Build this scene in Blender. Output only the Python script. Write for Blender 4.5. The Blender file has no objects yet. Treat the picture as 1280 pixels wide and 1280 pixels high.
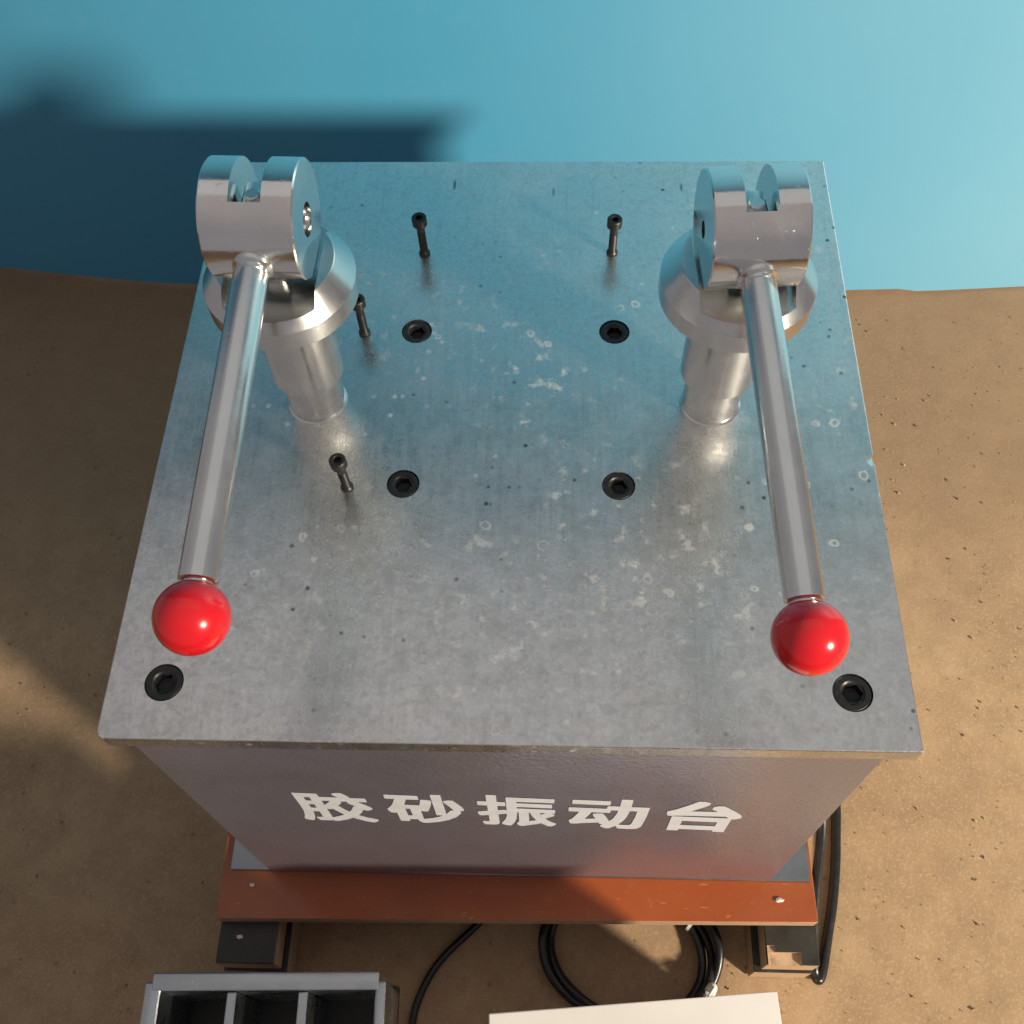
import bpy, bmesh, math, random
from mathutils import Vector, Matrix, Quaternion, noise
random.seed(7)
scene = bpy.context.scene
COL = scene.collection
R = math.radians

# ------------------------------------------------------------------ camera
cam = bpy.data.cameras.new('camera')
cam.sensor_width = 36.0
cam.lens = 1332.3 / 1280.0 * 36.0
cam.clip_start = 0.01
cam.clip_end = 200.0
cam_ob = bpy.data.objects.new('camera', cam)
COL.objects.link(cam_ob)
CAM_ROT = (Matrix.Rotation(R(4.08), 4, 'Z') @ Matrix.Rotation(R(29.898), 4, 'X') @ Matrix.Rotation(R(-2.995), 4, 'Z'))
cam_ob.matrix_world = Matrix.Translation((0.02112, -0.15766, 0.50109)) @ CAM_ROT
scene.camera = cam_ob

# ------------------------------------------------------------------ light
world = bpy.data.worlds.new('World')
scene.world = world
world.use_nodes = True
bg = world.node_tree.nodes['Background']
bg.inputs[1].default_value = 1.0
wt = world.node_tree
w_tc = wt.nodes.new('ShaderNodeTexCoord')
w_sp = wt.nodes.new('ShaderNodeSeparateXYZ')
w_rp = wt.nodes.new('ShaderNodeValToRGB')
w_rp.color_ramp.elements[0].position = 0.35; w_rp.color_ramp.elements[0].color = (0.25, 0.232, 0.238, 1)
w_rp.color_ramp.elements[1].position = 0.95; w_rp.color_ramp.elements[1].color = (0.35, 0.315, 0.305, 1)
wt.links.new(w_tc.outputs['Generated'], w_sp.inputs[0])
wt.links.new(w_sp.outputs[2], w_rp.inputs[0])
wt.links.new(w_rp.outputs[0], bg.inputs[0])

SUN_DIR = Vector((-0.697, 0.601, -0.391)).normalized()      # low warm light from the front right
key = bpy.data.lights.new('low_warm_lamp', 'SPOT')
key.energy = 2350.0
key.color = (1.0, 0.86, 0.66)
key.spot_size = R(33)
key.spot_blend = 1.0
key.shadow_soft_size = 0.24
key_ob = bpy.data.objects.new('low_warm_lamp', key)
COL.objects.link(key_ob)
key_ob.location = Vector((0.2, 0.4, 0.0)) - SUN_DIR * 5.0
key_ob.rotation_euler = (Vector((1.05, 0.0, 0.05)) - key_ob.location).to_track_quat('-Z', 'Y').to_euler()

top = bpy.data.lights.new('overhead_fill_lamp', 'AREA')  # added overhead fill, placed so the plate mirrors it
top.shape = 'RECTANGLE'
top.size = 2.4
top.size_y = 1.7
top.energy = 1.7
top.color = (0.92, 1.0, 0.99)
top_ob = bpy.data.objects.new('overhead_fill_lamp', top)
COL.objects.link(top_ob)
top_ob.location = (0.1, 0.95, 2.1)

scene.view_settings.view_transform = 'Standard'
scene.view_settings.look = 'None'
scene.view_settings.gamma = 1.0
scene.view_settings.exposure = 0.0
scene.view_settings.use_curve_mapping = False
scene.cycles.max_bounces = 6
scene.cycles.diffuse_bounces = 3
scene.cycles.glossy_bounces = 4

# ------------------------------------------------------------------ node helper
class NT:
    def __init__(self, name):
        self.m = bpy.data.materials.new(name)
        self.m.use_nodes = True
        self.t = self.m.node_tree
        self.b = self.t.nodes['Principled BSDF']
        self.tc = self.t.nodes.new('ShaderNodeTexCoord')
    def n(self, kind, **kw):
        nd = self.t.nodes.new(kind)
        for k, v in kw.items():
            if k.startswith('i_'):
                nd.inputs[k[2:].replace('_', ' ')].default_value = v
            else:
                setattr(nd, k, v)
        return nd
    def link(self, a, b):
        self.t.links.new(a, b)
    def coord(self, scale=(1, 1, 1), rot=(0, 0, 0), loc=(0, 0, 0)):
        mp = self.n('ShaderNodeMapping')
        mp.inputs['Scale'].default_value = scale
        mp.inputs['Rotation'].default_value = rot
        mp.inputs['Location'].default_value = loc
        self.link(self.tc.outputs['Object'], mp.inputs[0])
        return mp.outputs[0]
    def noise(self, scale, detail=4, rough=0.5, vec=None, dist=0.0):
        nd = self.n('ShaderNodeTexNoise')
        nd.inputs['Scale'].default_value = scale
        nd.inputs['Detail'].default_value = detail
        nd.inputs['Roughness'].default_value = rough
        nd.inputs['Distortion'].default_value = dist
        self.link(vec if vec is not None else self.tc.outputs['Object'], nd.inputs['Vector'])
        return nd.outputs['Fac']
    def voro(self, scale, vec=None, rnd=1.0):
        nd = self.n('ShaderNodeTexVoronoi')
        nd.inputs['Scale'].default_value = scale
        nd.inputs['Randomness'].default_value = rnd
        self.link(vec if vec is not None else self.tc.outputs['Object'], nd.inputs['Vector'])
        return nd
    def ramp(self, fac, stops):
        nd = self.n('ShaderNodeValToRGB')
        el = nd.color_ramp.elements
        el[0].position, el[1].position = stops[0][0], stops[-1][0]
        def c4(c): return (c, c, c, 1) if not isinstance(c, tuple) else (*c, 1)
        el[0].color, el[1].color = c4(stops[0][1]), c4(stops[-1][1])
        for p, c in stops[1:-1]:
            e = el.new(p); e.color = c4(c)
        self.link(fac, nd.inputs[0])
        return nd.outputs[0]
    def math(self, op, a, b=None):
        nd = self.n('ShaderNodeMath', operation=op)
        for i, v in enumerate((a, b)):
            if v is None: continue
            if isinstance(v, (int, float)): nd.inputs[i].default_value = v
            else: self.link(v, nd.inputs[i])
        return nd.outputs[0]
    def mix(self, fac, a, b, blend='MIX'):
        nd = self.n('ShaderNodeMix', data_type='RGBA', blend_type=blend)
        for s, v in ((nd.inputs[0], fac), (nd.inputs[6], a), (nd.inputs[7], b)):
            if isinstance(v, tuple): s.default_value = (*v, 1)
            elif isinstance(v, (int, float)): s.default_value = v if s == nd.inputs[0] else (v, v, v, 1)
            else: self.link(v, s)
        return nd.outputs[2]
    def sep(self, vec=None):
        nd = self.n('ShaderNodeSeparateXYZ')
        self.link(vec if vec is not None else self.tc.outputs['Object'], nd.inputs[0])
        return nd.outputs
    def mapr(self, v, a, b, c=0.0, d=1.0):
        nd = self.n('ShaderNodeMapRange')
        nd.clamp = True
        self.link(v, nd.inputs[0])
        for i, x in enumerate((a, b, c, d)): nd.inputs[i + 1].default_value = x
        return nd.outputs[0]
    def set(self, key, v):
        s = self.b.inputs[key]
        if isinstance(v, tuple): s.default_value = (*v, 1)
        elif isinstance(v, (int, float)): s.default_value = v
        else: self.link(v, s)
    def bump(self, h, strength, dist, prev=None):
        nd = self.n('ShaderNodeBump')
        nd.inputs['Strength'].default_value = strength
        nd.inputs['Distance'].default_value = dist
        self.link(h, nd.inputs['Height'])
        if prev is not None: self.link(prev, nd.inputs['Normal'])
        self.link(nd.outputs[0], self.b.inputs['Normal'])
        return nd.outputs[0]

def mat_plate():
    k = NT('ground_steel_plate')
    big = k.noise(9, 5, 0.6)
    fine = k.noise(420, 3, 0.6)
    streak = k.noise(60, 4, 0.6, k.coord((6, 0.35, 1)))
    col = k.ramp(big, [(0.25, (0.73, 0.74, 0.74)), (0.55, (0.77, 0.78, 0.78)), (0.8, (0.80, 0.80, 0.79))])
    col = k.mix(k.mapr(fine, 0.35, 0.75, 0.0, 0.35), col, (0.50, 0.51, 0.52))
    sp = k.voro(330)
    cell = k.sep(sp.outputs['Color'])[0]
    col = k.mix(k.mapr(cell, 0.55, 1.0, 0.0, 0.28), col, (0.45, 0.46, 0.47))
    hair = k.mapr(k.noise(30, 2, 0.6, k.coord((14, 0.5, 1), rot=(0, 0, 0.06))), 0.60, 0.70)
    hair2 = k.mapr(k.noise(30, 2, 0.6, k.coord((0.6, 13, 1), rot=(0, 0, -0.25))), 0.64, 0.72)
    hairs = k.math('MAXIMUM', hair, hair2)
    col = k.mix(k.math('MULTIPLY', hairs, 0.16), col, (0.42, 0.43, 0.44))
    # pale dried-water rings and blots, thickest towards the near left
    xyz = k.sep()
    wob = k.n('ShaderNodeVectorMath', operation='ADD')
    nzv = k.n('ShaderNodeTexNoise'); nzv.inputs['Scale'].default_value = 130
    k.link(k.tc.outputs['Object'], nzv.inputs['Vector'])
    sc_ = k.n('ShaderNodeVectorMath', operation='SCALE'); sc_.inputs['Scale'].default_value = 0.005
    k.link(nzv.outputs['Color'], sc_.inputs[0]); k.link(k.tc.outputs['Object'], wob.inputs[0]); k.link(sc_.outputs[0], wob.inputs[1])
    v1 = k.voro(92, wob.outputs[0])
    ring = k.math('MULTIPLY', k.mapr(v1.outputs['Distance'], 0.17, 0.23), k.mapr(v1.outputs['Distance'], 0.33, 0.25))
    pick = k.mapr(k.sep(v1.outputs['Color'])[0], 0.84, 0.86)
    zone = k.mapr(k.noise(9, 3, 0.6, k.coord((1, 1, 1), loc=(3.1, 1.7, 0))), 0.50, 0.60)
    rings = k.math('MULTIPLY', k.math('MULTIPLY', ring, pick), zone)
    v2 = k.voro(150)
    dots = k.math('MULTIPLY', k.mapr(v2.outputs['Distance'], 0.30, 0.14), k.mapr(k.sep(v2.outputs['Color'])[1], 0.80, 0.83))
    zone2 = k.mapr(k.noise(11, 4, 0.7, k.coord(loc=(7.3, 0.4, 0))), 0.50, 0.66)
    dots = k.math('MULTIPLY', dots, zone2)
    blots = k.math('MULTIPLY', k.mapr(k.noise(95, 4, 0.7), 0.57, 0.68), k.mapr(k.noise(8, 3, 0.6, k.coord(loc=(1.9, 5.2, 0))), 0.49, 0.62))
    near = k.mapr(xyz[1], 0.26, 0.02, 0.12, 1.0)
    wet = k.math('MULTIPLY', k.math('MAXIMUM', k.math('MAXIMUM', rings, dots), blots), near)
    wet = k.math('MULTIPLY', wet, 0.42)
    col = k.mix(wet, col, (0.78, 0.78, 0.75))
    # black oil specks
    v3 = k.voro(120, k.coord(loc=(0.33, 0.71, 0)))
    spk = k.math('MULTIPLY', k.mapr(v3.outputs['Distance'], 0.22, 0.12), k.mapr(k.sep(v3.outputs['Color'])[2], 0.82, 0.83))
    spk = k.math('MULTIPLY', spk, k.mapr(k.noise(9, 3, 0.6, k.coord(loc=(4.4, 2.2, 0))), 0.50, 0.60))
    col = k.mix(k.math('MULTIPLY', spk, 0.85), col, (0.05, 0.06, 0.06))
    v4 = k.voro(70, k.coord((1.0, 0.22, 1), rot=(0, 0, 0.75), loc=(0.2, 0.9, 0)))
    dash = k.math('MULTIPLY', k.mapr(v4.outputs['Distance'], 0.085, 0.05), k.mapr(k.sep(v4.outputs['Color'])[1], 0.86, 0.87))
    dash = k.math('MULTIPLY', dash, k.mapr(k.noise(8, 3, 0.6, k.coord(loc=(2.4, 6.2, 0))), 0.48, 0.56))
    col = k.mix(k.math('MULTIPLY', dash, 0.7), col, (0.08, 0.09, 0.09))
    # drawn scratches
    scr = k.mapr(k.noise(14, 1, 0.4, k.coord((9, 0.25, 1), rot=(0, 0, 0.5))), 0.698, 0.712)
    col = k.mix(k.math('MULTIPLY', scr, 0.12), col, (0.9, 0.9, 0.9))
    # dirt and abrasion on the rim
    ex = k.mapr(k.math('ABSOLUTE', xyz[0]), 0.192, 0.2)
    ey = k.mapr(xyz[1], 0.012, 0.0)
    rim = k.math('MULTIPLY', k.math('MAXIMUM', ex, ey), k.mapr(k.noise(70, 5, 0.75), 0.42, 0.7))
    col = k.mix(k.math('MULTIPLY', rim, 0.35), col, (0.34, 0.32, 0.29))
    k.set('Base Color', col)
    met = k.math('SUBTRACT', k.mapr(k.noise(16, 4, 0.6), 0.35, 0.7, 0.99, 0.94), k.math('MULTIPLY', wet, 0.7))
    k.set('Metallic', met)
    rough = k.math('ADD', k.math('ADD', k.mapr(big, 0.3, 0.7, 0.225, 0.25), k.mapr(cell, 0.0, 1.0, -0.02, 0.05)), k.math('MULTIPLY', fine, 0.06))
    rough = k.math('ADD', rough, k.math('MULTIPLY', k.math('SUBTRACT', streak, 0.5), 0.16))
    rough = k.math('ADD', rough, k.math('MULTIPLY', wet, 0.25))
    k.set('Roughness', rough)
    b = k.bump(fine, 0.10, 0.0006)
    b = k.bump(streak, 0.05, 0.0006, b)
    k.bump(wet, 0.3, 0.0002, b)
    return k.m

def mat_sheet():
    k = NT('zinc_sheet')
    big = k.noise(5, 4, 0.55)
    peel = k.noise(430, 2, 0.5)
    col = k.ramp(big, [(0.3, (0.34, 0.335, 0.41)), (0.7, (0.39, 0.38, 0.46))])
    k.set('Base Color', col)
    k.set('Metallic', 0.78)
    k.set('Roughness', k.mapr(k.noise(26, 4, 0.6), 0.3, 0.7, 0.26, 0.34))
    b = k.bump(peel, 0.42, 0.0008)
    k.bump(k.noise(9, 2, 0.5), 0.12, 0.004, b)
    return k.m

def mat_turned(name, base, rough, zinc=0.0, sc=1.0):
    k = NT(name)
    cl = k.noise(55 * sc, 5, 0.65)
    fl = k.noise(700, 2, 0.5)
    col = k.ramp(cl, [(0.3, tuple(x * 0.90 for x in base)), (0.7, base)])
    pit = k.math('MULTIPLY', k.mapr(k.noise(480, 3, 0.7), 0.62, 0.70), k.mapr(k.noise(45, 3, 0.6), 0.52, 0.62))
    col = k.mix(k.math('MULTIPLY', pit, zinc), col, (0.93, 0.93, 0.92))
    k.set('Base Color', col)
    k.set('Metallic', 1.0)
    k.set('Roughness', k.math('ADD', k.mapr(cl, 0.3, 0.7, rough - 0.04, rough + 0.06), k.math('MULTIPLY', pit, 0.2 * zinc)))
    b = k.bump(fl, 0.06, 0.0004)
    k.bump(pit, 0.25 * zinc + 0.02, 0.0003, b)
    return k.m

def mat_plain(name, col, rough, metallic=0.0, var=0.15, nscale=60, bump=0.05, bdist=0.0005, coat=0.0, spec=0.5):
    k = NT(name)
    nz = k.noise(nscale, 5, 0.6)
    c = k.ramp(nz, [(0.3, tuple(max(0, x * (1 - var)) for x in col)), (0.7, tuple(min(1, x * (1 + var)) for x in col))])
    k.set('Base Color', c)
    k.set('Metallic', metallic)
    k.set('Roughness', k.mapr(nz, 0.3, 0.7, max(0.02, rough * 0.85), min(1, rough * 1.15)))
    k.set('Coat Weight', coat)
    k.set('Specular IOR Level', spec)
    if bump: k.bump(nz, bump, bdist)
    return k.m

def mat_floor():
    k = NT('sandy_dirt_floor')
    a = k.noise(3.2, 4, 0.62)
    b = k.noise(34, 4, 0.7)
    f = k.noise(480, 2, 0.7)
    col = k.ramp(a, [(0.28, (0.290, 0.192, 0.115)), (0.5, (0.375, 0.252, 0.150)), (0.72, (0.435, 0.300, 0.183))])
    col = k.mix(k.mapr(b, 0.38, 0.62, 0.38, 0.0), col, (0.22, 0.142, 0.085))
    col = k.mix(k.mapr(f, 0.52, 0.68, 0.0, 0.45), col, (0.50, 0.39, 0.25))
    v = k.voro(170, k.coord((1, 0.6, 1), rot=(0, 0, 0.5)))
    pits = k.math('MULTIPLY', k.math('MULTIPLY', k.mapr(v.outputs['Distance'], 0.26, 0.12), k.mapr(k.sep(v.outputs['Color'])[0], 0.80, 0.83)), k.mapr(k.noise(13, 3, 0.6), 0.42, 0.58))
    col = k.mix(k.math('MULTIPLY', pits, 0.4), col, (0.17, 0.11, 0.065))
    # darker tone towards the backdrop, with a noisy edge
    xyz = k.sep()
    edge = k.math('ADD', xyz[1], k.math('MULTIPLY', k.math('SUBTRACT', k.noise(6, 5, 0.65), 0.5), 0.25))
    back_tone = k.mapr(edge, 0.20, 0.40)
    col = k.mix(k.math('MULTIPLY', back_tone, 0.55), col, (0.20, 0.128, 0.082))
    k.set('Base Color', col)
    k.set('Roughness', 0.92)
    k.set('Specular IOR Level', 0.25)
    n = k.bump(b, 0.10, 0.004)
    n = k.bump(f, 0.28, 0.0007, n)
    k.bump(pits, -0.3, 0.0005, n)
    return k.m

def mat_backdrop():
    k = NT('blue_backdrop_sheet')
    a = k.noise(2.2, 3, 0.5)
    col = k.ramp(a, [(0.3, (0.062, 0.305, 0.505)), (0.7, (0.078, 0.330, 0.525))])
    col = k.mix(k.mapr(k.noise(40, 5, 0.65), 0.55, 0.75, 0.0, 0.10), col, (0.18, 0.34, 0.41))
    pale_right = k.math('ADD', k.sep()[0], k.math('MULTIPLY', k.noise(1.7, 3, 0.5), 0.5))  # sheet colour turns paler towards the right, broken up by noise
    col = k.mix(k.mapr(pale_right, 0.15, 1.0, 0.0, 0.5), col, (0.30, 0.50, 0.60))
    k.set('Base Color', col)
    k.set('Roughness', 0.42)
    k.set('Specular IOR Level', 0.45)
    k.bump(k.noise(6, 2, 0.5), 0.08, 0.02)
    return k.m

def mat_film():
    k = NT('brown_film_plywood')
    a = k.noise(12, 4, 0.6)
    col = k.ramp(a, [(0.3, (0.25, 0.058, 0.016)), (0.7, (0.32, 0.078, 0.022))])
    scr = k.mapr(k.noise(50, 2, 0.5, k.coord((1.5, 9, 1), rot=(0, 0, 0.6))), 0.70, 0.73)
    col = k.mix(k.math('MULTIPLY', scr, 0.5), col, (0.45, 0.24, 0.16))
    dust = k.mapr(k.noise(150, 5, 0.75), 0.58, 0.72, 0.0, 0.22)
    col = k.mix(dust, col, (0.42, 0.26, 0.18))
    k.set('Base Color', col)
    k.set('Roughness', k.mapr(k.noise(40, 4, 0.6), 0.3, 0.7, 0.10, 0.20))
    k.bump(k.noise(80, 3, 0.6), 0.05, 0.0006)
    return k.m

def mat_plyedge():
    k = NT('plywood_edge')
    z = k.sep()[2]
    w = k.n('ShaderNodeTexWave', wave_type='BANDS', bands_direction='Z')
    w.inputs['Scale'].default_value = 95
    w.inputs['Distortion'].default_value = 1.2
    w.inputs['Detail'].default_value = 3
    k.link(k.tc.outputs['Object'], w.inputs['Vector'])
    col = k.ramp(w.outputs['Fac'], [(0.2, (0.20, 0.115, 0.065)), (0.7, (0.52, 0.36, 0.23))])
    col = k.mix(k.mapr(k.noise(120, 4, 0.7), 0.4, 0.7, 0.0, 0.5), col, (0.36, 0.23, 0.14))
    k.set('Base Color', col)
    k.set('Roughness', 0.85)
    k.bump(k.noise(220, 4, 0.7), 0.4, 0.001)
    return k.m

M = dict(
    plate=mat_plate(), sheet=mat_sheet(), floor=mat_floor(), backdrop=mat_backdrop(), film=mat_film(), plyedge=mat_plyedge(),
    turned=mat_turned('turned_bright_steel', (0.84, 0.84, 0.83), 0.11, 1.0),
    column=mat_turned('machined_column_steel', (0.70, 0.71, 0.71), 0.22, 0.2),
    chrome=mat_turned('plated_handle_rod', (0.76, 0.79, 0.79), 0.19, 0.0),
    black=mat_plain('black_oxide_steel', (0.007, 0.007, 0.008), 0.45, 0.0, 0.4, 300, 0.05),
    socket=mat_plain('black_socket_bore', (0.004, 0.004, 0.004), 0.6),
    red=mat_plain('red_bakelite', (0.62, 0.008, 0.016), 0.20, 0.0, 0.04, 18, 0.02, 0.001, 0.35),
    white=mat_plain('white_lettering_vinyl', (0.53, 0.55, 0.60), 0.55, 0.0, 0.03, 80, 0.0),
    rubber=mat_plain('black_rubber_cable', (0.010, 0.010, 0.011), 0.33, 0.0, 0.3, 200, 0.08),
    brownrub=mat_plain('dusty_cable', (0.035, 0.022, 0.016), 0.45, 0.0, 0.3, 200, 0.08),
    blackfilm=mat_plain('black_film_plywood', (0.022, 0.021, 0.017), 0.45, 0.0, 0.5, 45, 0.15, 0.001),
    mold=mat_turned('scuffed_mold_steel', (0.50, 0.54, 0.57), 0.27, 1.0),
    flange=mat_turned('zinc_base_steel', (0.32, 0.34, 0.36), 0.36, 0.4),
    shadeblack=mat_plain('shade_blackened_steel', (0.012, 0.011, 0.010), 0.5, 0.2, 0.5, 60),  # near-black colour paints in the shade at the bottom of the mold compartments
    carton=mat_plain('white_card', (0.74, 0.73, 0.71), 0.6, 0.0, 0.04, 25, 0.03, 0.002),
    cardedge=mat_plain('card_edge', (0.55, 0.42, 0.28), 0.8, 0.0, 0.1),
    timber=mat_plain('rough_timber', (0.30, 0.19, 0.10), 0.85, 0.0, 0.3, 30, 0.3, 0.002),
    plastic=mat_plain('white_plastic', (0.75, 0.74, 0.70), 0.35, 0.0, 0.05),
    chip=mat_plain('plaster_chip', (0.62, 0.56, 0.48), 0.9, 0.0, 0.2, 300, 0.4),
    grit=mat_plain('sand_grit', (0.34, 0.245, 0.145), 0.95, 0.0, 0.4, 40, 0.0),
)

# ------------------------------------------------------------------ mesh helpers
BASE = {}
def thing(name, label, cat, loc, group=None):
    o = bpy.data.objects.new(name, None)
    o.empty_display_size = 0.02
    COL.objects.link(o)
    o.location = loc
    o['label'] = label; o['category'] = cat
    if group: o['group'] = group
    BASE[o] = Vector(loc)
    return o
def smooth(me, ang=35):
    for p in me.polygons: p.use_smooth = True
    me.set_sharp_from_angle(angle=R(ang))
def obj(name, bm, mats, parent=None, ang=20, base=None):
    """link a bmesh given in world coordinates as one mesh object"""
    b = BASE[parent] if parent is not None else Vector(base or (0, 0, 0))
    bmesh.ops.translate(bm, verts=bm.verts, vec=-b)
    bmesh.ops.recalc_face_normals(bm, faces=bm.faces)
    me = bpy.data.meshes.new(name)
    bm.to_mesh(me); bm.free()
    for m in (mats if isinstance(mats, (list, tuple)) else [mats]): me.materials.append(M[m])
    smooth(me, ang)
    o = bpy.data.objects.new(name, me)
    COL.objects.link(o)
    if parent is not None:
        o.parent = parent
        BASE[o] = b
    else:
        o.location = b
        BASE[o] = b
    return o
def tag(o, label, cat, group=None):
    o['label'] = label; o['category'] = cat
    if group: o['group'] = group
    return o
def box(x0, x1, y0, y1, z0, z1, bev=0.0, seg=2, bm=None):
    t = bmesh.new()
    bmesh.ops.create_cube(t, size=1)
    for v in t.verts:
        v.co = Vector(((x0 + x1) / 2 + v.co.x * (x1 - x0), (y0 + y1) / 2 + v.co.y * (y1 - y0), (z0 + z1) / 2 + v.co.z * (z1 - z0)))
    if bev: bmesh.ops.bevel(t, geom=t.edges[:], offset=bev, segments=seg, affect='EDGES', profile=0.5)
    if bm is None: return t
    me = bpy.data.meshes.new('tmp'); t.to_mesh(me); t.free(); bm.from_mesh(me); bpy.data.meshes.remove(me)
    return bm
def lathe(prof, seg=64, origin=(0, 0, 0), axis=(0, 0, 1), bm=None, hexrings=()):
    """prof: (radius, height) list; rings listed in hexrings are hexagons"""
    bm = bm or bmesh.new()
    q = Vector((0, 0, 1)).rotation_difference(Vector(axis).normalized())
    o = Vector(origin)
    rings = []
    for i, (r, h) in enumerate(prof):
        if r < 1e-7:
            rings.append([bm.verts.new(o + q @ Vector((0, 0, h)))])
            continue
        ring = []
        for s in range(seg):
            a = 2 * math.pi * s / seg
            rr = r
            if i in hexrings:
                rr = r / math.cos((a % (math.pi / 3)) - math.pi / 6) * math.cos(math.pi / 6)
            ring.append(bm.verts.new(o + q @ Vector((rr * math.cos(a), rr * math.sin(a), h))))
        rings.append(ring)
    for a, b in zip(rings, rings[1:]):
        if len(a) == 1 and len(b) == 1: continue
        for s in range(seg):
            t = (s + 1) % seg
            if len(a) == 1: bm.faces.new((a[0], b[s], b[t]))
            elif len(b) == 1: bm.faces.new((a[s], a[t], b[0]))
            else: bm.faces.new((a[s], a[t], b[t], b[s]))
    return bm
def catmull(pts, n=10):
    P = [Vector(p) for p in pts]
    P = [P[0] * 2 - P[1]] + P + [P[-1] * 2 - P[-2]]
    out = []
    for i in range(1, len(P) - 2):
        for k in range(n):
            t = k / n
            a, b, c, d = P[i - 1], P[i], P[i + 1], P[i + 2]
            out.append(0.5 * ((2 * b) + (c - a) * t + (2 * a - 5 * b + 4 * c - d) * t * t + (3 * b - a - 3 * c + d) * t ** 3))
    out.append(P[-2])
    return out
def tube(pts, r, seg=14, n=10, bm=None):
    bm = bm or bmesh.new()
    P = catmull(pts, n)
    T = (P[1] - P[0]).normalized()
    N = T.orthogonal().normalized()
    rings = []
    for i, p in enumerate(P):
        t = (P[min(i + 1, len(P) - 1)] - P[max(i - 1, 0)]).normalized()
        N = (N - t * N.dot(t)).normalized()
        B = t.cross(N)
        rings.append([bm.verts.new(p + (N * math.cos(2 * math.pi * s / seg) + B * math.sin(2 * math.pi * s / seg)) * r) for s in range(seg)])
    for a, b in zip(rings, rings[1:]):
        for s in range(seg):
            bm.faces.new((a[s], a[(s + 1) % seg], b[(s + 1) % seg], b[s]))
    bm.faces.new(rings[0]); bm.faces.new(rings[-1])
    return bm
def cut(bm, cutters, bev=0.0, ang=30):
    """subtract the cutter bmeshes from bm, optionally breaking the sharp edges"""
    me = bpy.data.meshes.new('solid'); bm.to_mesh(me); bm.free()
    a = bpy.data.objects.new('solid', me); COL.objects.link(a)
    tmp = []
    for cbm in cutters:
        bmesh.ops.recalc_face_normals(cbm, faces=cbm.faces)
        cm = bpy.data.meshes.new('cutter'); cbm.to_mesh(cm); cbm.free()
        co = bpy.data.objects.new('cutter', cm); COL.objects.link(co); tmp.append(co)
        md = a.modifiers.new('cut', 'BOOLEAN'); md.operation = 'DIFFERENCE'; md.solver = 'EXACT'; md.object = co
    if bev:
        md = a.modifiers.new('bev', 'BEVEL'); md.width = bev; md.segments = 2; md.limit_method = 'ANGLE'; md.angle_limit = R(ang)
    dg = bpy.context.evaluated_depsgraph_get()
    out = bmesh.new()
    ev = bpy.data.meshes.new_from_object(a.evaluated_get(dg))
    out.from_mesh(ev)
    for o in tmp + [a]:
        m = o.data; bpy.data.objects.remove(o); bpy.data.meshes.remove(m)
    bpy.data.meshes.remove(ev)
    return out
def dup(o, parent, offset):
    c = o.copy(); COL.objects.link(c)
    c.parent = parent
    c.location = o.location + Vector(offset)
    return c

def quad_prism(corners, z0, z1, bev):
    bm = bmesh.new()
    a = [bm.verts.new((x, y, z0)) for x, y in corners]; b = [bm.verts.new((x, y, z1)) for x, y in corners]
    bm.faces.new(a[::-1]); bm.faces.new(b)
    n = len(a)
    for i in range(n): bm.faces.new((a[i], a[(i + 1) % n], b[(i + 1) % n], b[i]))
    bmesh.ops.recalc_face_normals(bm, faces=bm.faces)
    if bev: bmesh.ops.bevel(bm, geom=bm.edges[:], offset=bev, segments=2, affect='EDGES', profile=0.5)
    return bm

FLOOR = -0.385

# ------------------------------------------------------------------ floor
bm = bmesh.new()
bmesh.ops.create_grid(bm, x_segments=240, y_segments=240, size=1.5)
for v in bm.verts:
    p = v.co + Vector((0.1, 0.2, 0))
    h = noise.fractal(p * 7, 1.0, 2.0, 4) * 0.0016 + noise.fractal(p * 30 + Vector((3, 1, 2)), 1.0, 2.0, 3) * 0.0005
    v.co = Vector((p.x, p.y, min(h, 0.0010) - 0.0010))
bmesh.ops.translate(bm, verts=bm.verts, vec=(0, 0, FLOOR))
floor = obj('ground', bm, 'floor', base=(0, 0, FLOOR), ang=80)
floor['kind'] = 'structure'
floor['label'] = 'sandy brown dirt floor'

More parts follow.
